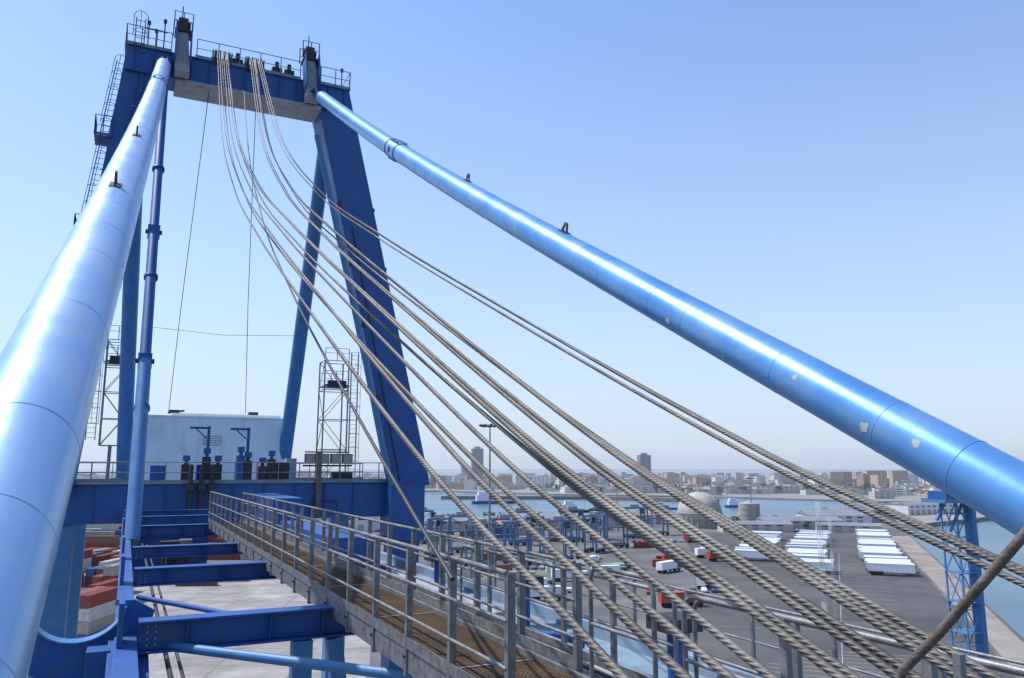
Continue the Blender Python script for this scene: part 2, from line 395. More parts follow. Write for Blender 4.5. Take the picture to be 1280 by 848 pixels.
b.box(2.35, 2.62, 11.95, 12.25, -6.5, -2.46, BLUE_L); b.beam((2.95, 12.1, -2.46), (3.6, 12.6, -6.5), .22, .22, BLUE_L)
b.box(-.3, -.02, 12.2, 12.6, -6, -2.4, BLUE)
b.beam((.38, 12.9, -5.5), (.38, 12.9, -2.5), .14, .2, REDP)
b.tube((.24, 12.7, -2.4), (3.35, 9.2, -2.44), .065, BLUE_L, 16)
b.tube((.4, 17.6, -2.5), (2.9, 12.4, -2.45), .05, BLUE, 12)
b.tube((.7, 9, -2.62), (.7, 44, -2.62), .035, BLACK, 8); b.tube((.85, 9, -2.64), (.85, 44, -2.64), .025, BLACK, 8)
b.box(1.9, 2.3, 30.5, 44, -2.75, -2.5, GALV)
for y in (24.5, 27, 29): b.box(1.2, 1.8, y, y+.5, -2.9, -2.4, BLACK)
b.obj("cross_beams", e, bevel=0.006)
b = MB(); n = 20; vs = []; fs = []
xa, xb, r = -1.12, .22, .60; xc = (xa+xb)/2; zc = -1.85
for y in (12.78, 12.86):
    for i in range(n+1):
        a = math.pi*(1 + i/n); vs.append((xc + r*math.cos(a), y, zc + r*.85*math.sin(a)))
    for i in range(n+1):
        a = math.pi*(1 + i/n); vs.append((xc + .98*math.cos(a) if i not in (0, n) else xc + .7*math.cos(a), y, zc + 1.05*math.sin(a)))
m_ = n+1
for i in range(n):
    fs += [(i, i+1, m_+i+1, m_+i), (2*m_+i+1, 2*m_+i, 3*m_+i, 3*m_+i+1), (i+1, i, 2*m_+i, 2*m_+i+1), (m_+i, m_+i+1, 3*m_+i+1, 3*m_+i)]
fs += [(0, m_, 3*m_, 2*m_), (n, 2*m_+n, 3*m_+n, m_+n)]
b.add(vs, fs, BLUE)
pts = [(xc + r*math.cos(math.pi*(1+i/n)), 12.82, zc + r*.85*math.sin(math.pi*(1+i/n))) for i in range(n+1)]
for i in range(n): b.beam(pts[i], pts[i+1], .3, .02, BLUE_L, up=(0,0,1))
b.box(xa+.1, xb-.1, 12.7, 12.95, -3.3, -2.85, BLUE)
b.obj("stay_cradle", e)
b = MB()
b.box(5.0, 6.6, 13.5, 20, -3.4, -2.6, GREY); b.box(5.2, 6.6, 22, 30, -3.4, -1.9, BLUE)
b.box(5.4, 6.6, 33, 40, -3.2, -1.2, BLUE)
for y in (10, 15, 20, 26):
    b.tube((7.6, y, -3.19), (7.6, y, -2.4), .12, BLUE, 10); b.box(7.3, 7.9, y-.3, y+.3, -2.4, -2.2, BLACK)
b.tube((7.0, 6, -3.05), (7.0, 30, -3.05), .1, BLACK, 10)
b.box(8.3, 8.5, 6, 46, -3.188, -2.95, PALE)
rail(b, (8.9, 5, -3.19), (8.9, 24, -3.19), 1.1, 1.6)
b.obj("boom_deck_gear", e)

# ------------------------------------------------------------------ walkway
e = empty("crane_walkway")
b = MB()
xl, xr, zf = 2.92, 4.0, -1.97
Ya, Yb = 1.0, 31.5
y = Ya
while y < Yb:
    b.box(xl+.03, xr-.03, y, y+.012, zf-.028, zf, RUST); y += .05 if y < 14 else .1
for i in range(27):
    x = xl+.03 + i*(xr-xl-.06)/26; b.box(x-.003, x+.003, Ya, Yb, zf-.032, zf-.002, RUST)
b.box(xl+.03, xr-.03, 14, Yb, zf-.04, zf-.034, RUST)
y = Ya + .6
while y < Yb: b.box(xl+.03, xr-.03, y, y+.05, zf-.03, zf+.004, GALV); y += 3.0
b.obj("grating", e)
b = MB()
for x in (xl, xr): b.beam((x, Ya, zf-.08), (x, Yb, zf-.08), .05, .26, GALV)
y = Ya
while y < Yb: b.beam((xl, y, zf-.12), (xr, y, zf-.12), .06, .1, GALV); y += 1.5
b.box(4.1, 4.75, 3.5, Yb, -2.16, -2.14, GALV); b.box(4.08, 4.1, 3.5, Yb, -2.2, -2.02, GALV); b.box(4.75, 4.77, 3.5, Yb, -2.2, -2.02, GALV)
for i in range(7):
    x = 4.17 + i*.085; b.poly([(x+.01*math.sin(k*1.7+i), 3.5+k, -2.11) for k in range(29)], .024, BLACK if i % 3 else GREY, 8)
b.box(4.9, 5.4, 4.5, 28, -2.3, -2.26, PALE)
b.obj("stringers_and_cable_tray", e)
b = MB()
def wrail(x, ya, yb, h=1.12, sp=1.25, zb=zf):
    n = max(1, round((yb-ya)/sp))
    for i in range(n+1):
        y = ya + (yb-ya)*i/n
        b.beam((x, y, zb-.25), (x, y, zb+h), .012, .07, GALV); b.beam((x+.03, y-.035, zb-.25), (x+.03, y-.035, zb+h), .06, .01, GALV)
        b.tube((x-.03, y, zb-.05), (x+.05, y, zb-.05), .018, BLACK, 6)
    for hh in (h, h*.66, h*.33): b.tube((x, ya, zb+hh), (x, yb, zb+hh), .022 if hh == h else .017, GALV, 10)
    b.beam((x, ya, zb+.1), (x, yb, zb+.1), .006, .12, GALV)
wrail(xl-.04, 6.0, Yb); wrail(xr+.05, 6.9, Yb, 1.05)
def loop_rail(x, ya, yb, z0, h):
    r = .14; pts = [(x, ya, z0-.3), (x, ya, z0+h-r)]
    pts += [(x, ya + r - r*math.cos(t), z0+h-r + r*math.sin(t)) for t in [math.pi/8*k for k in range(1, 5)]]
    pts += [(x, yb - r + r*math.sin(t), z0+h-r + r*math.cos(t)) for t in [math.pi/8*k for k in range(0, 4)]]
    pts += [(x, yb, z0+h-r), (x, yb, z0-.3)]
    b.poly(pts, .022, GALV, 12); b.tube((x, ya, z0+h*.5), (x, yb, z0+h*.5), .018, GALV, 8)
    n = max(1, round((yb-ya)/1.1))
    for i in range(1, n): y = ya + (yb-ya)*i/n; b.beam((x, y, z0-.3), (x, y, z0+h), .05, .06, GALV)
loop_rail(xr+.05, 5.6, 6.6, zf, 1.05); loop_rail(xr+.05, 2.0, 5.2, zf, .98)
loop_rail(4.95, 2.4, 6.2, zf-.25, 1.0); loop_rail(4.95, 6.5, 12, zf-.25, 1.0); loop_rail(3.3, 1.2, 1.9, zf+.1, 1.05)
b.obj("handrails", e)
b = MB()
b.poly([(2.62, 2.2, -1.9), (2.62, 2.16, -.9), (2.62, 2.1, -.74), (2.64, 1.95, -.58), (2.68, 1.55, -.12), (2.7, 1.2, .28)], .017, RUSTBAR, 14)
b.beam((2.75, 1.99, -1.9), (2.75, 1.96, -.66), .03, .03, GALV)
b.obj("stair_handrail", e)

# ------------------------------------------------------------------ hoist ropes (laid strands, catenary)
prof = [(-4, -2.9), (0, -1.68), (3.1, -.6), (5.2, .14), (10.3, 2.3), (17, 5.25), (24.5, 8.8), (34, 14.5), (44, 23.3)]
def pz(Y):
    for i in range(len(prof)-1):
        if Y <= prof[i+1][0] or i == len(prof)-2: break
    x0, y0 = prof[i]; x1, y1 = prof[i+1]
    def sl(k):
        k0 = max(0, k-1); k1 = min(len(prof)-1, k+1); return (prof[k1][1]-prof[k0][1])/(prof[k1][0]-prof[k0][0])
    h = x1-x0; t = (Y-x0)/h; a = sl(i)*h; c = sl(i+1)*h
    return (2*t**3-3*t*t+1)*y0 + (t**3-2*t*t+t)*a + (-2*t**3+3*t*t)*y1 + (t**3-t*t)*c
def rope(b, xa, xn, sag, rad=.0205, m=ROPE, ph=0):
    Ys = []; Y = -1.5
    while Y < 44: Ys.append(Y); Y += .016*max(1, (abs(Y)/3.5))
    Ys.append(44); vs = []; n = 24; s = ph; pp = None
    for Y in Ys:
        t = (44-Y)/41
        p = Vector((xa + (xn-xa)*t, Y, pz(Y) - sag*math.sin(math.pi*min(1, max(0, (44-Y)/44)))))
        if pp is not None: s += (p-pp).length
        pp = p
        d = Vector((-(xn-xa)/41, 1, (pz(Y+.05)-pz(Y-.05))/.1)).normalized()
        a = d.cross(Vector((0,0,1))).normalized(); c = a.cross(d); tw = s*2*math.pi/.27
        for k in range(n):
            th = 2*math.pi*k/n; rr = rad*(.76 + .27*abs(math.cos(3*(th))))
            vs.append(p + (a*math.cos(th+tw) + c*math.sin(th+tw))*rr)
    fs = []
    for i in range(len(Ys)-1):
        for k in range(n): fs.append((i*n+k, i*n+(k+1) % n, (i+1)*n+(k+1) % n, (i+1)*n+k))
    b.add(vs, fs, m, True)
e = empty("hoist_wire_ropes")
ropes = [(2.95, 1.80, .3), (3.05, 2.02, .1), (3.15, 2.30, .5), (3.25, 2.40, .15), (3.35, 2.66, -.05), (3.45, 2.74, .0), (3.5, 2.82, .4),
         (4.7, 3.0, .1), (4.8, 3.10, .15), (4.9, 3.26, -.05), (4.95, 3.36, .05), (5.0, 3.55, .3), (5.1, 4.72, .0), (5.2, 4.86, -.06), (5.3, 4.98, .02)]
for i, (xa, xn, sg) in enumerate(ropes):
    b = MB(); rope(b, xa, xn, sg, ph=i*.37); b.obj("wire_rope_%d" % (i+1), e)
b = MB(); b.poly([(4.3, 44, 21.2)] + [(4.3 + (2.4-4.3)*(44-Y)/38, Y, pz(Y)-1.3*math.sin(math.pi*(44-Y)/60) - .15) for Y in [40-k for k in range(35)]], .02, ROPE_D, 8)
b.obj("electrical_cable", e)

# ------------------------------------------------------------------ SITE (port grid is turned 26 deg from the crane axis)
A = math.radians(26); CA, SA = math.cos(A), math.sin(A)
def S(x, n, z=0): return Vector((CA*x + SA*n, -SA*x + CA*n, z))
def sheet(name, poly, z, m, sides=0):
    me = bpy.data.meshes.new(name); vs = [tuple(S(x, y, z)) for x, y in poly]; n = len(vs); fs = [tuple(range(n))]
    if sides:
        vs += [tuple(S(x, y, z-sides)) for x, y in poly]
        fs += [(i, i+n, (i+1) % n + n, (i+1) % n) for i in range(n)]
    me.from_pydata(vs, [], fs); me.materials.append(m); me.update()
    o = bpy.data.objects.new(name, me); scene.collection.objects.link(o)
    import bmesh
    bm = bmesh.new(); bm.from_mesh(me); bmesh.ops.recalc_face_normals(bm, faces=bm.faces)
    f = bm.faces[:]; f0 = max(f, key=lambda q: q.calc_area())
    if f0.normal.z < 0: bmesh.ops.reverse_faces(bm, faces=bm.faces)
    bm.to_mesh(me); bm.free(); return o
WATER = mat("sea_water", (0.04, 0.095, 0.14), (0.055, 0.115, 0.16), 0.25, 0, .01, 0.8, .35)
ASPH = mat("asphalt", (0.052, 0.052, 0.054), (0.078, 0.076, 0.075), 0.9, 0, .05, 0, 1, dirt=(0.12, 0.115, 0.105), dirt_amt=.7, dscale=.03)
ASPH2 = mat("old_asphalt", (0.08, 0.08, 0.079), (0.13, 0.125, 0.12), 0.9, 0, .03, 0, 1, dirt=(0.20, 0.19, 0.17), dirt_amt=.6, dscale=.03)
CONC = mat("quay_concrete", (0.27, 0.245, 0.225), (0.37, 0.345, 0.32), 0.9, 0, .06, 0, 1, dirt=(0.14, 0.13, 0.12), dirt_amt=.9, dscale=.07)
SAND = mat("quay_edge_paving", (0.24, 0.21, 0.18), (0.31, 0.27, 0.23), 0.9, 0, .1, dirt=(.16,.14,.12), dirt_amt=.6, dscale=.08)
LAND = mat("far_land", (0.20, 0.20, 0.18), (0.28, 0.27, 0.25), 0.95, 0, .006, dirt=(0.12, 0.15, 0.11), dirt_amt=.5, dscale=.01)
LINE = mat("line_paint", (0.36, 0.36, 0.35), (0.5, 0.5, 0.48), 0.8, 0, .5, dirt=(.12,.12,.12), dirt_amt=.8, dscale=.4)
ROCK = mat("breakwater_rock", (0.14, 0.12, 0.10), (0.22, 0.19, 0.16), .95, 0, .3)
sheet("sea", [(-30000, -3000), (30000, -3000), (30000, 42000), (-30000, 42000)], -2.5, WATER)
sheet("ground", [(-900, -300), (-73, -300), (109, 174), (139, 246), (215, 432), (255, 530), (300, 590), (180, 610), (70, 540), (-40, 548), (-300, 500), (-900, 470)], 0, ASPH2, 4)
sheet("quay_pavement", [(-330, 60), (-18, 60), (-26, 150), (-48, 285), (-330, 300)], .004, CONC)
sheet("parking_lot", [(20, 90), (66, 90), (100, 174), (128, 244), (203, 432), (125, 445), (92, 430), (70, 300), (40, 190)], .004, ASPH)
sheet("quay_edge", [(66.5, 90), (76, 90), (108, 174), (138, 246), (214, 432), (204, 432), (129, 244), (101, 174)], .008, SAND)
sheet("far_shore", [(-4500, 1500), (-900, 1230), (-120, 1330), (60, 1150), (260, 1060), (420, 900), (700, 820), (1900, 900), (4200, 2200), (5200, 3800), (1500, 3300), (200, 3000), (-800, 4200), (-4500, 4200)], -.6, LAND, 3)
sheet("breakwater", [(-90, 1010), (110, 1000), (230, 900), (236, 908), (120, 1014), (-90, 1020)], 1.2, ROCK, 5)
sheet("pier", [(240, 560), (420, 700), (700, 760), (720, 740), (440, 670), (262, 520)], .2, CONC, 4)

b = MB()
dq = Vector((.385, .923)); pq = Vector((.923, -.385))
def strip(x0, y0, x1, y1, w, z=.012, m=LINE):
    d = Vector((x1-x0, y1-y0)).normalized()*w/2; px, py = -d.y, d.x
    b.add([S(x0+px, y0+py, z), S(x0-px, y0-py, z), S(x1-px, y1-py, z), S(x1+px, y1+py, z)], [(0,1,2,3)], m)
for k in range(30):
    o = Vector((86, 215)) + dq*k*8.2; q = o + pq*15; strip(o.x, o.y, q.x, q.y, .15)
strip(52, 130, 140, 345, .15); strip(40, 190, 108, 178, .18, .016)
for k in range(8): strip(42+k*3, 150+k*2, 58+k*4, 143+k*2, .2, .020)
b.obj("road_markings")
b = MB()
JOINT = mat("slab_joint", (0.12, 0.11, 0.10), None, .9)
for k in range(16): strip(-250+k*14.5, 70, -270+k*14.5, 290, .18, .010, JOINT)
for k in range(16): strip(-320, 70+k*14, -28, 68+k*14, .18, .014, JOINT)
for o_ in (0, 1.2): strip(-60+o_, 70, -150+o_, 290, .16, .018, BLACK)
b.obj("slab_joints")

# --- shipping containers
cont_cols = [(0.24,0.045,0.035),(0.18,0.055,0.04),(0.33,0.10,0.05),(0.05,0.12,0.26),(0.50,0.48,0.44),(0.07,0.18,0.11),(0.22,0.11,0.08),(0.36,0.32,0.26)]
cmesh = []
for i, c in enumerate(cont_cols):
    m = mat("container_paint_%d" % i, c, tuple(v*1.25 for v in c), .6, 0, .8, dirt=tuple(v*.5+.04 for v in c), dirt_amt=.5, dscale=1)
    b = MB(); L, W, Hh = 12.2, 2.44, 2.6
    b.box(-L/2+.08, L/2-.08, -W/2+.06, W/2-.06, .1, Hh-.05, m)
    for k in range(26):
        x = -L/2+.35 + k*(L-.7)/25
        for q in (-1, 1): b.box(x-.11, x+.11, q*(W/2-.03)-.025, q*(W/2-.03)+.025, .17, Hh-.12, m)
        b.box(x-.11, x+.11, -W/2+.1, W/2-.1, Hh-.049, Hh-.02, m)
    for sx in (-1, 1):
        for sy in (-1, 1): b.box(sx*(L/2)-.09*(1+sx), sx*(L/2)+.09*(1-sx), sy*W/2-.09*(1+sy), sy*W/2+.09*(1-sy), 0, Hh, m)
    for sy in (-1, 1):
        for z in (0.001, Hh-.13): b.box(-L/2+.18, L/2-.18, sy*W/2-.06*(1+sy), sy*W/2+.06*(1-sy), z, z+.13, m)
    for k in (-.8, -.35, .35, .8): b.tube((L/2-.04, k, .15), (L/2-.04, k, Hh-.15), .03, GREY, 6)
    b.obj("tmp"); o = bpy.data.objects["tmp"]; me = o.data; me.name = "container"; bpy.data.objects.remove(o); cmesh.append(me)
def cont(x, y, z, rz, c=None):
    inst("shipping_container", cmesh[random.choice([0,0,1,1,2,3,4,5,6,7]) if c is None else c], S(x, y, z), rz - A)
for row in range(9):
    for col in range(5):
        for lv in range(random.choice([1, 2, 3, 4])):
            cont(-196+col*13, 300+row*7.5, lv*2.6+.01, 0)
for row in range(10):
    for col in range(3):
        for lv in range(random.choice([1, 2, 3, 3])):
            cont(-128+col*13, 322+row*7.0, lv*2.6+.01, 0)
for row in range(8):                     # near yard blocks beside the quay apron, doors toward the crane
    y = 172 + row*16; xe = -.468*y - 4
    for col in range(10):
        for lv in range(random.choice([0, 1, 2, 3, 3, 4])):
            cont(xe - col*2.75, y + U(-.3, .3), lv*2.6+.01, math.pi/2, random.choice([0, 0, 1, 2, 6, 7, 4, 3, 4]))
for x, y, c in ((-52, 190, 0), (-66, 262, 6), (-92, 272, 2), (-84, 276, 4), (-104, 268, 0), (-50, 280, 0), (-98, 252, 1), (-92, 262, 7), (-106, 280, 6), (-86, 284, 1)): cont(x, y, .01, .05, c)
for k in range(14):
    x = U(-35, 72); y = U(255, 370)
    cont(x, y, .01, random.choice([0, .35]), random.choice([5, 3, 7, 0, 4, 6]))
for r_ in range(3):
    for k in range(6):
        if R() < .6:
            for lv in range(random.choice([1, 2])): cont(-50+k*15, 400+r_*12, lv*2.6+.01, 0, random.choice([3, 4, 5, 6, 7, 1]))

# --- semi-trailers
TW = mat("trailer_white", (0.74, 0.75, 0.76), (0.8, 0.8, 0.8), .45, dirt=(0.5, 0.48, 0.44), dirt_amt=.3)
b = MB()
b.box(-7.2, 7.2, -1.27, 1.27, 1.15, 3.95, TW); b.box(-7.23, -7.201, -1.2, 1.2, 1.2, 3.9, GREY); b.box(-7.25, 7.25, -1.3, 1.3, 3.952, 4.02, TW)
b.box(-7.1, 7.1, -.5, .5, .85, 1.148, BLACK)
for x in (-6.0, -4.7, -3.4):
    for q in (-1, 1): b.tube((x, q*.85, .52), (x, q*1.24, .52), .52, TYRE, 16)
for q in (-1, 1): b.box(4.2, 4.4, q*.8-.08, q*.8+.08, .05, 1.15, GREY); b.box(-2.4, 3.8, q*1.2-.03, q*1.2+.03, .55, 1.0, GREY)
b.box(7.201, 7.5, -.8, .8, 2.6, 3.6, GREY)
for k in range(9): b.box(-6.4+k*1.6, -6.36+k*1.6, -1.285, -1.272, 1.2, 3.9, GREY)
b.box(-7.1, -2.5, -1.29, -1.2705, 1.2, 1.5, REDP)
b.obj("tmp"); o = bpy.data.objects["tmp"]; trailer = o.data; bpy.data.objects.remove(o)
ang = math.atan2(pq.y, pq.x)
def trailers(ox, oy, n, pitch, skip):
    for k in range(n):
        if R() < skip: continue
        p = Vector((ox, oy)) + dq*k*pitch + pq*U(-.8, .8)
        inst("semi_trailer", trailer, S(p.x, p.y, .012), ang - A + U(-.02, .02))
trailers(127, 272, 9, 3.4, .12); trailers(142, 310, 8, 3.5, .15); trailers(157, 345, 9, 3.6, .15); trailers(175, 388, 12, 3.6, .2)
trailers(104, 281, 3, 3.6, 0); trailers(109, 300, 8, 3.5, .1); trailers(122, 335, 9, 3.6, .15); trailers(140, 375, 14, 3.6, .2)
trailers(95, 318, 8, 3.5, .1); trailers(108, 352, 8, 3.6, .2); trailers(120, 385, 10, 3.6, .25)
def vehicle(kind, body):
    b = MB()
    if kind == "car":
        prof_ = [(-2.1,.3),(-2.1,.8),(-1.9,.95),(-1.3,1.42),(.3,1.45),(1.0,.98),(1.95,.82),(2.1,.6),(2.1,.3)]
        n = len(prof_); vs = [(x, -.85 + (.14 if z > 1 else 0), z) for x, z in prof_] + [(x, .85 - (.14 if z > 1 else 0), z) for x, z in prof_]
        b.add(vs, [tuple(range(n)), tuple(range(2*n-1, n-1, -1))] + [(i, i+n, (i+1) % n+n, (i+1) % n) for i in range(n)], body)
        for q in (-1, 1): b.box(-1.25, .45, q*.80-.012, q*.80+.012, 1.0, 1.32, GLASS)
        b.beam((.42, 0, 1.42), (.98, 0, 1.02), 1.3, .03, GLASS)
        for x in (-1.3, 1.3):
            for q in (-1, 1): b.tube((x, q*.66, .32), (x, q*.88, .32), .32, TYRE, 14)
    else:
        b.box(2.6, 4.6, -1.2, 1.2, .6, 3.2, body); b.box(4.601, 4.62, -1.05, 1.05, 1.9, 2.9, GLASS); b.box(3.2, 4.3, -1.22, 1.22, 1.9, 2.8, GLASS)
        b.box(-7, 2.5, -.5, .5, .8, 1.1, BLACK); b.box(-7.3, 2.3, -1.25, 1.25, 1.15, 3.8, TW if R() < .5 else body)
        for x in (-6, -4.8, 1.2, 3.7):
            for q in (-1, 1): b.tube((x, q*.8, .52), (x, q*1.2, .52), .52, TYRE, 14)
    b.obj("tmp"); o = bpy.data.objects["tmp"]; me = o.data; bpy.data.objects.remove(o); return me
carm = [vehicle("car", mat("car_paint_%d" % i, c, None, .3, 0, 1, coat=.5)) for i, c in enumerate([(.7,.7,.7),(.05,.05,.06),(.4,.03,.03),(.25,.27,.3),(.05,.12,.3)])]
lorm = [vehicle("lorry", mat("lorry_paint_%d" % i, c, None, .4)) for i, c in enumerate([(.08,.22,.10),(.7,.7,.7),(.4,.06,.04)])]
for k in range(12): inst("car", random.choice(carm), S(60+k*2.9, 395+k*.2, .012), 1.5-A)
for k in range(14): inst("car", random.choice(carm), S(5+k*3.1, 292+k*.3, .012), 1.3-A)
for k in range(9): inst("car", random.choice(carm), S(40+k*3.3, 236+k*.6, .012), 1.4-A)
for k in range(8): p = Vector((148, 470)) + pq*k*3; inst("car", random.choice(carm), S(p.x, p.y, .012), 1.1-A)
for x, y, r_ in ((84, 318, .3), (82, 330, .3), (88, 345, .3), (60, 250, 1.1), (46, 215, .2), (20, 262, .1), (70, 372, .2), (90, 400, .9), (30, 300, 1.0), (8, 240, .4), (34, 272, .2), (56, 285, .8), (64, 305, .2), (12, 225, .1)):
    inst("lorry", random.choice(lorm), S(x, y, .012), r_-A)

# --- straddle carriers
SC = mat("carrier_blue", (0.07, 0.16, 0.28), (0.11, 0.20, 0.32), .5, dirt=(.15,.15,.15), dirt_amt=.5)
b = MB()
for q in (-1, 1):
    b.box(-4.6, 4.6, q*2.2-.35, q*2.2+.35, .9, 1.6, SC)
    for x in (-4, 4): b.box(x-.3, x+.3, q*2.2-.25, q*2.2+.25, 1.6, 12.5, SC)
    b.box(-4.8, 4.8, q*2.2-.4, q*2.2+.4, 12.5, 13.2, SC)
    for x in (-3.8, -1.4, 1.4, 3.8): b.tube((x, q*2.2-.25, .7), (x, q*2.2+.25, .7), .7, TYRE, 16)
    b.beam((-4, q*2.2, 12.3), (0, q*2.2, 9.6), .2, .2, SC); b.beam((4, q*2.2, 12.3), (0, q*2.2, 9.6), .2, .2, SC)
for x in (-4, 4, 0): b.box(x-.3, x+.3, -1.8, 1.8, 12.6, 13.1, SC)
b.box(-2, 2, -1.2, 1.2, 13.2, 14.4, GREY); b.box(3.6, 5.6, .6, 2.4, 10.2, 12.3, GLASS); b.box(3.5, 5.7, .5, 2.5, 12.31, 12.45, TW)
b.box(-6, 6, -1.1, 1.1, 7.2, 7.7, SC)
for x in (-3, 3): b.tube((x, 0, 7.7), (x, 0, 12.6), .05, BLACK, 6)
b.obj("tmp"); o = bpy.data.objects["tmp"]; carrier = o.data; bpy.data.objects.remove(o)
for x, y, r_ in ((-3, 330, .2), (10, 342, 1.4), (18, 318, .4), (-22, 350, .1), (48, 372, .2), (-44, 390, 0), (4, 382, .1), (30, 400, .3), (64, 420, .2), (24, 330, 1.5), (80, 440, .3), (-12, 300, .9), (-30, 330, 1.3), (36, 350, 1.1), (2, 308, .1), (44, 410, 1.2)):
    inst("straddle_carrier", carrier, S(x, y, .01), r_-A, sc=1.2)

# --- masts
def flood_mast(x, y, h):
    e = empty("floodlight_mast", S(x, y, 0)); b = MB()
    b.tube((0,0,0), (0,0,h), .42, GALV, 16, .16)
    b.tube((0,0,h-.6), (0,0,h-.3), 1.5, GALV, 20)
    b.poly([(2.2*math.cos(t), 2.2*math.sin(t), h-.1) for t in [2*math.pi*k/20 for k in range(21)]], .06, GALV, 6)
    for k in range(10):
        t = 2*math.pi*k/10; c, s_ = math.cos(t), math.sin(t)
        b.beam((1.4*c, 1.4*s_, h-.4), (2.2*c, 2.2*s_, h-.1), .06, .06, GALV)
        b.beam((2.0*c, 2.0*s_, h-.5), (2.8*c, 2.8*s_, h-.15), .6, .4, BLACK)
    b.box(-.8, .8, -.8, .8, 0, 1, CONC); b.obj("mast", e)
flood_mast(-5.6, 200, 47.0); flood_mast(62, 470, 30); flood_mast(150, 500, 30); flood_mast(-120, 430, 38)
def lattice_mast(x, y, h, w, m1, m2, name="lattice_mast"):
    e = empty(name, S(x, y, 0), -A+.3); b = MB(); n = int(h/(w*1.6)); s_ = h/n
    cs = [(-w/2,-w/2),(w/2,-w/2),(w/2,w/2),(-w/2,w/2)]
    for i in range(n):
        m = m1 if (i*s_//4) % 2 else m2; t = w*.045
        for j in range(4):
            a, c = cs[j], cs[(j+1) % 4]
            b.beam((*a, i*s_), (*a, (i+1)*s_), t*1.6, t*1.6, m)
            b.beam((*a, i*s_), (*c, i*s_), t, t, m)
            b.beam((*(a if i % 2 else c), i*s_), (*(c if i % 2 else a), (i+1)*s_), t, t, m)
    b.obj("lattice", e); return e
lattice_mast(76, 198, 28, .8, GREY, TW); lattice_mast(79, 199, 24, .5, TW, GREY)
e = lattice_mast(79, 142, 30, 3.4, BLUE_L, BLUE_L, "crane_lattice_leg")
b = MB()
b.tube((3.0, 0, 0), (3.0, 0, 33), 1.0, BLUE_L, 24); b.box(-5, 5, -2.6, 2.6, 30, 30.5, BLUE_L); b.box(-4, 3.5, -2, 2, 30.5, 32, BLUE)
b.beam((-2, 0, 31), (-4.5, 0, 27), .5, .5, BLUE_L); b.beam((1.8, 0, 30.2), (-1.7, 0, 25), .4, .4, BLUE_L)
rail(b, (-5, -2.6, 30.5), (5, -2.6, 30.5), 1.1, 1.3); rail(b, (-5, 2.6, 30.5), (5, 2.6, 30.5), 1.1, 1.3)
for z in range(3, 30, 5): b.box(-2, 2.1, -2, 2, z, z+.12, BLUE_L)
b.obj("column_and_platform", e)

# --- storage dome, silo, warehouses
DOME = mat("dome_concrete", (0.36, 0.34, 0.30), (0.46, 0.44, 0.40), .75, 0, .15, dirt=(.24, .21, .18), dirt_amt=.7, dscale=.1, stretch=(1,1,.4))
e = empty("storage_dome", S(117, 498, 0)); b = MB(); n = 56; vs = []; fs = []; Rr = 13.5; K = 20
for i in range(K+1):
    t = -.42 + i/K*(math.pi/2+.42); r, z = Rr*math.cos(t), 9.0 + 12.6*math.sin(t)
    r = max(r, .05)
    for k in range(n): vs.append((r*math.cos(2*math.pi*k/n), r*math.sin(2*math.pi*k/n), z))
for i in range(K):
    for k in range(n): fs.append((i*n+k, i*n+(k+1) % n, (i+1)*n+(k+1) % n, (i+1)*n+k))
b.add(vs, fs, DOME, True)
b.tube((0,0,0), (0,0,4.2), 12.0, DOME, 40)
b.tube((0,0,21.5), (0,0,22.6), 1.4, GREY, 16)
for k in range(24):
    t = 2*math.pi*k/24; b.beam((13.3*math.cos(t), 13.3*math.sin(t), 0), (13.3*math.cos(t), 13.3*math.sin(t), 7.5), .45, .45, DOME)
b.poly([(13.75*math.cos(t), 13.75*math.sin(t), 8.6) for t in [2*math.pi*k/48 for k in range(49)]], .22, GREY, 6)
b.obj("dome_shell", e)
e = empty("storage_silo", S(150, 505, 0)); b = MB(); b.tube((0,0,0), (0,0,14), 6.6, DOME, 40); b.tube((0,0,14), (0,0,15.6), 6.7, GREY, 40, .8)
for z in (3.5, 7, 10.5): b.tube((0,0,z), (0,0,z+.3), 6.7, GREY, 40)
ladder(b, (0, -6.8, 0), (0, -6.8, 14)); b.obj("silo_shell", e)
SLATE = mat("sheet_roof_grey", (0.15, 0.17, 0.20), (0.24, 0.26, 0.28), .8, 0, .1, dirt=(.28,.26,.24), dirt_amt=.4, dscale=.2)
TILE = mat("terracotta_roof", (0.34, 0.15, 0.09), (0.42, 0.21, 0.13), .85, 0, .3)
CREAM = mat("cream_render", (0.44, 0.40, 0.33), (0.52, 0.47, 0.40), .85, 0, .2)
WALLW = mat("white_render", (0.60, 0.60, 0.58), (0.68, 0.67, 0.65), .85, 0, .2)
def warehouse(x, y, w, d, h, wall, roof, rz=0.0, bays=None, name="warehouse"):
    e = empty(name, S(x, y, 0), rz - A); b = MB(); bays = bays or max(1, round(d/14)); bd = d/bays
    b.box(-w/2, w/2, -d/2, d/2, 0, h, wall)
    for i in range(bays):
        y0 = -d/2 + i*bd; vs = [(-w/2-.3, y0, h+.01), (w/2+.3, y0, h+.01), (w/2+.3, y0+bd/2, h+bd*.14), (-w/2-.3, y0+bd/2, h+bd*.14), (-w/2-.3, y0+bd, h+.01), (w/2+.3, y0+bd, h+.01)]
        b.add(vs, [(0,1,2,3), (3,2,5,4), (0,3,4), (1,5,2)], roof)
    k = -w/2+3
    while k < w/2-4:
        b.box(k, k+3.4, -d/2-.06, -d/2-.003, 0, min(4.2, h*.6), GREY); b.box(k, k+3.4, -d/2-.05, -d/2-.003, h*.75, h*.88, GLASS); k += 7
    b.obj("building_shell", e)
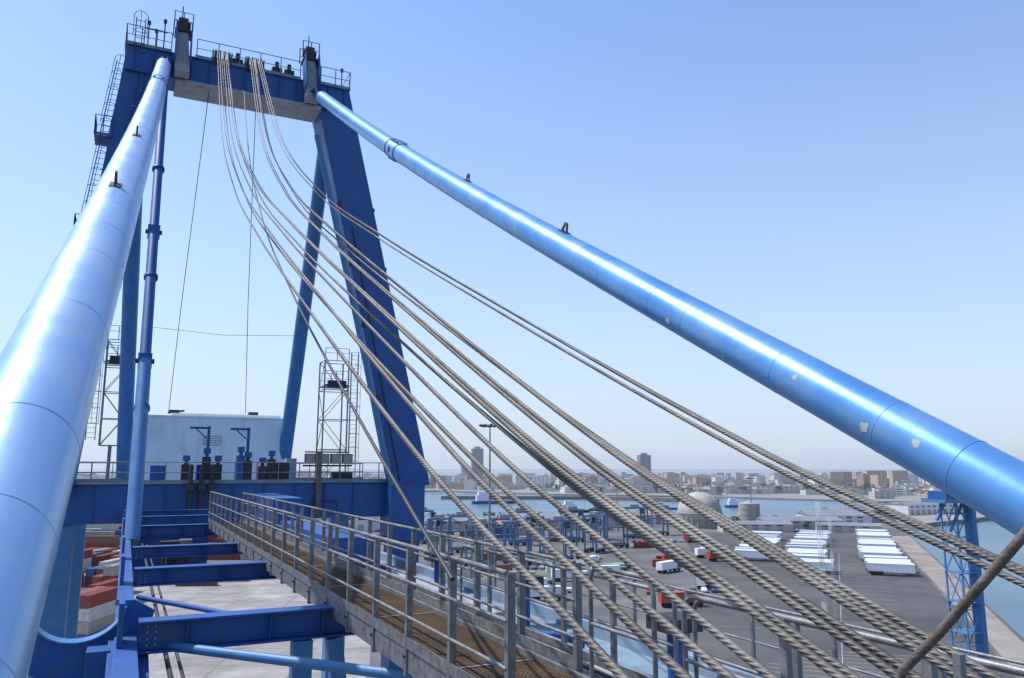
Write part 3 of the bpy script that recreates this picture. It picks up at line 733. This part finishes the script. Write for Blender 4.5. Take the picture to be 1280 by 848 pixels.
for a in [(172, 480, 46, 16, 5.5, CREAM, SLATE), (140, 462, 40, 12, 4.5, CREAM, SLATE), (205, 510, 40, 20, 7, WALLW, SLATE), (235, 545, 46, 18, 8, GREY, SLATE, .2),
          (88, 528, 22, 12, 6, WALLW, TILE), (30, 480, 50, 18, 7, GREY, SLATE), (-30, 470, 40, 16, 6, GREY, SLATE), (66, 505, 24, 12, 7, CREAM, SLATE),
          (-110, 470, 60, 24, 9, WALLW, SLATE), (-200, 440, 70, 24, 9, CREAM, SLATE), (20, 285, 16, 7, 3.2, WALLW, SLATE), (192, 458, 34, 10, 4, CREAM, SLATE, -.3),
          (330, 640, 70, 22, 8, WALLW, SLATE, .5), (420, 705, 60, 20, 9, CREAM, SLATE, .3), (0, 455, 26, 12, 5, CREAM, TILE)]:
    warehouse(*a)

# --- distant city
def citymat(name, wall, roofc, fx=3.4):
    m = bpy.data.materials.new(name); m.use_nodes = True; nt = m.node_tree; N = nt.nodes; L = nt.links; bs = N["Principled BSDF"]; bs.inputs["Roughness"].default_value = .8
    tc = N.new("ShaderNodeTexCoord"); sp = N.new("ShaderNodeSeparateXYZ"); L.new(tc.outputs["Object"], sp.inputs[0])
    def M(op, a, bb=None):
        n = N.new("ShaderNodeMath"); n.operation = op
        for i, q in enumerate((a, bb)):
            if q is None: continue
            if isinstance(q, (int, float)): n.inputs[i].default_value = q
            else: L.new(q, n.inputs[i])
        return n.outputs[0]
    fz = M('FRACT', M('DIVIDE', sp.outputs[2], 3.1)); fxy = M('FRACT', M('DIVIDE', M('ADD', sp.outputs[0], sp.outputs[1]), fx))
    win = M('MULTIPLY', M('MULTIPLY', M('GREATER_THAN', fz, .35), M('LESS_THAN', fz, .8)), M('MULTIPLY', M('GREATER_THAN', fxy, .3), M('LESS_THAN', fxy, .75)))
    g = N.new("ShaderNodeNewGeometry"); sn = N.new("ShaderNodeSeparateXYZ"); L.new(g.outputs["Normal"], sn.inputs[0])
    up = M('GREATER_THAN', sn.outputs[2], .5); win = M('MULTIPLY', win, M('SUBTRACT', 1, up))
    mx = N.new("ShaderNodeMixRGB"); mx.inputs[1].default_value = (*wall, 1); mx.inputs[2].default_value = (wall[0]*.3+.03, wall[1]*.32+.04, wall[2]*.35+.05, 1); L.new(win, mx.inputs[0])  # windows kept pale and bluish: distance haze put into their colour
    m2 = N.new("ShaderNodeMixRGB"); L.new(mx.outputs[0], m2.inputs[1]); m2.inputs[2].default_value = (*roofc, 1); L.new(up, m2.inputs[0])
    L.new(m2.outputs[0], bs.inputs["Base Color"]); return m
CM = [citymat("city_wall_%d" % i, w, r) for i, (w, r) in enumerate([((.62,.60,.56),(.35,.33,.31)), ((.50,.38,.29),(.34,.23,.18)), ((.46,.44,.42),(.28,.28,.28)), ((.68,.66,.64),(.42,.38,.35)), ((.42,.30,.24),(.30,.19,.15)), ((.54,.48,.40),(.36,.30,.26))])]
b = MB()
def bld(x, y, w, d, h, m, rz):
    b.T = Matrix.Translation(S(x, y, 0)) @ Matrix.Rotation(rz - A, 4, 'Z')
    b.box(-w/2, w/2, -d/2, d/2, -1, h, m)
    if R() < .6: b.box(-w*.2, w*.15, -d*.2, d*.2, h+.01, h+2.6, m)
    b.box(-w/2-.15, w/2+.15, -d/2-.15, -d/2+.1, h-.01, h+.9, m); b.T = None
for k in range(1100):
    y = 1350 + 1750*R()**1.1; x = U(-.62, .66)*y
    if x > 0 and y > 2850: continue
    dens = noise.noise(Vector((x*.002, y*.002, 3)))
    h = random.choice([5, 6, 8, 9, 10, 12, 14, 17, 21]) * (1 + .35*dens)
    if x > .34*y: h *= 1.2
    bld(x, y, U(12, 38), U(10, 24), h, random.choice(CM), random.choice([0, .25, -.3, .5]))
for k in range(120):
    y = U(1080, 1350); x = U(40, 900)
    if x < 260 and y < 1180: continue
    bld(x, y, U(15, 60), U(10, 24), U(4, 9), random.choice([CM[0], CM[3], CM[2], CM[5]]), random.choice([0, .3, -.2]))
for k in range(90):
    y = U(860, 1200); x = U(440, 1150)
    if y < 930 and x < 520: continue
    bld(x, y, U(12, 40), U(10, 20), U(4, 10), random.choice(CM), random.choice([0, .3, -.2]))
b.obj("distant_city")
def hi_rise(x, y, w, d, h, m):
    e = empty("tower_block", S(x, y, 0), .2-A); b = MB(); b.box(-w/2, w/2, -d/2, d/2, 0, h, m); b.box(-w/2-.4, w/2+.4, -d/2-.4, d/2+.4, h+.01, h+1.2, GREY)
    b.box(-w*.25, w*.25, -d*.25, d*.25, h+1.21, h+6, m); z = 3.1
    while z < h: b.box(-w/2-.3, w/2+.3, -d/2-.3, d/2+.3, z, z+.5, m); z += 6.2
    b.tube((0,0,h+6), (0,0,h+14), .25, GREY, 6); b.obj("tower_shell", e)
TG = citymat("tower_grey", (.20,.22,.26), (.22,.22,.22)); hi_rise(-88, 2000, 28, 24, 84, TG); hi_rise(334, 2000, 28, 24, 68, TG); hi_rise(-122, 2050, 20, 20, 42, CM[2])
LEAF = mat("foliage", (0.03, 0.06, 0.02), (0.07, 0.11, 0.04), .9, 0, .4)
TRK = mat("tree_bark", (0.1, 0.07, 0.05), None, .9)
b = MB()
def tree(x, y, h):
    c = S(x, y, 0); b.tube(c, c + Vector((0,0,h*.5)), h*.03, TRK, 6, h*.015)
    for k in range(70):
        a = U(0, 6.28); rr = h*.38*math.sqrt(R()); zz = h*.45 + h*.5*R()*(1-(rr/h)**2); p = c + Vector((rr*math.cos(a), rr*math.sin(a), zz)); s_ = h*.09
        v = [p + Vector((U(-s_, s_), U(-s_, s_), U(-s_, s_))) for _ in range(4)]; b.add(v, [(0,1,2), (0,2,3), (0,3,1), (1,2,3)], LEAF)
for k in range(40): tree(U(-60, 100), U(515, 538), U(5, 8))
for k in range(30): tree(U(140, 200), U(470, 520), U(4, 7))
for k in range(260): y = U(1080, 1900); tree(U(.02, .55)*y, y, U(7, 13))
b.obj("distant_trees")
for x, y, L in ((60, 700, 40), (150, 760, 26), (-20, 880, 50), (230, 800, 34), (120, 640, 18)):
    e = empty("harbour_boat", S(x, y, -2.5), U(-.3, .3)-A); b = MB(); w = L*.16
    hull = [(-L/2, -w/2), (L*.3, -w/2), (L/2, 0), (L*.3, w/2), (-L/2, w/2)]; n = 5
    vs = [(px*.95, py*.8, -.5) for px, py in hull] + [(px, py, L*.06) for px, py in hull]
    b.add(vs, [tuple(range(n, 2*n))] + [(i, (i+1) % n, (i+1) % n+n, i+n) for i in range(n)], random.choice([BLUE, BLACK, GREY]))
    b.box(-L*.4, -L*.12, -w*.35, w*.35, L*.06+.01, L*.08+L*.11, TW); b.box(-L*.36, -L*.18, -w*.3, w*.3, L*.191, L*.26, TW); b.box(-L*.17, -L*.119, -w*.3, w*.3, L*.14, L*.17, GLASS)
    b.tube((L*.1, 0, L*.06), (L*.1, 0, L*.32), .2, YEL, 8); b.obj("hull_and_cabin", e)

# --- marine haze over the harbour and city: a real, thin scattering volume
hz = bpy.data.materials.new("marine_haze"); hz.use_nodes = True; nt = hz.node_tree; nt.nodes.clear()
vo = nt.nodes.new("ShaderNodeVolumeScatter"); vo.inputs["Color"].default_value = (.86, .93, 1, 1); vo.inputs["Density"].default_value = .00013; vo.inputs["Anisotropy"].default_value = .3
ou = nt.nodes.new("ShaderNodeOutputMaterial"); nt.links.new(vo.outputs[0], ou.inputs["Volume"])
b = MB(); b.box(-7000, 7000, 560, 9000, -2.3, 110, hz); o = b.obj("atmospheric_haze"); o.rotation_euler[2] = -A

# ------------------------------------------------------------------ light, sky, camera
el = math.radians(58); az = math.atan2(-.72, .70)
sv = Vector((math.sin(az)*math.cos(el), math.cos(az)*math.cos(el), math.sin(el)))
sd = bpy.data.lights.new("sun", 'SUN'); sd.energy = 4.8; sd.angle = math.radians(.5); sd.color = (1, .965, .91)
so = bpy.data.objects.new("sun", sd); so.rotation_euler = sv.to_track_quat('Z', 'Y').to_euler(); so.location = (0, 0, 100); scene.collection.objects.link(so)
w = bpy.data.worlds.new("World"); scene.world = w; w.use_nodes = True; nt = w.node_tree; N = nt.nodes; L = nt.links
sk = N.new("ShaderNodeTexSky"); sk.sky_type = 'NISHITA'; sk.sun_disc = False; sk.sun_elevation = el; sk.sun_rotation = az
sk.altitude = 0; sk.air_density = 1.0; sk.dust_density = .6; sk.ozone_density = 2.0
ml = N.new("ShaderNodeMixRGB"); ml.blend_type = 'MULTIPLY'; ml.inputs[0].default_value = 1; ml.inputs[2].default_value = (1.3, 1.5, 1.8, 1); L.new(sk.outputs[0], ml.inputs[1])
tc = N.new("ShaderNodeTexCoord"); sp = N.new("ShaderNodeSeparateXYZ"); L.new(tc.outputs["Generated"], sp.inputs[0])
mr = N.new("ShaderNodeMapRange"); mr.inputs["From Min"].default_value = -.02; mr.inputs["From Max"].default_value = .75; mr.inputs["To Min"].default_value = 1; mr.inputs["To Max"].default_value = 0; L.new(sp.outputs[2], mr.inputs["Value"])
pw = N.new("ShaderNodeMath"); pw.operation = 'POWER'; pw.inputs[1].default_value = 1.7; L.new(mr.outputs[0], pw.inputs[0])
mh = N.new("ShaderNodeMixRGB"); L.new(pw.outputs[0], mh.inputs[0]); L.new(ml.outputs[0], mh.inputs[1]); mh.inputs[2].default_value = (.64/.13, .75/.13, .89/.13, 1)
bg = N["Background"]; bg.inputs["Strength"].default_value = .13; L.new(mh.outputs[0], bg.inputs[0])
cd = bpy.data.cameras.new("camera"); cd.sensor_width = 36; cd.lens = 27.45; cd.clip_start = .05; cd.clip_end = 60000
co = bpy.data.objects.new("camera", cd); co.location = (0, 0, H); co.rotation_euler = (math.radians(90+9.4), 0, -A)
scene.collection.objects.link(co); scene.camera = co
scene.view_settings.view_transform = 'Standard'; scene.view_settings.look = 'None'; scene.view_settings.exposure = 0
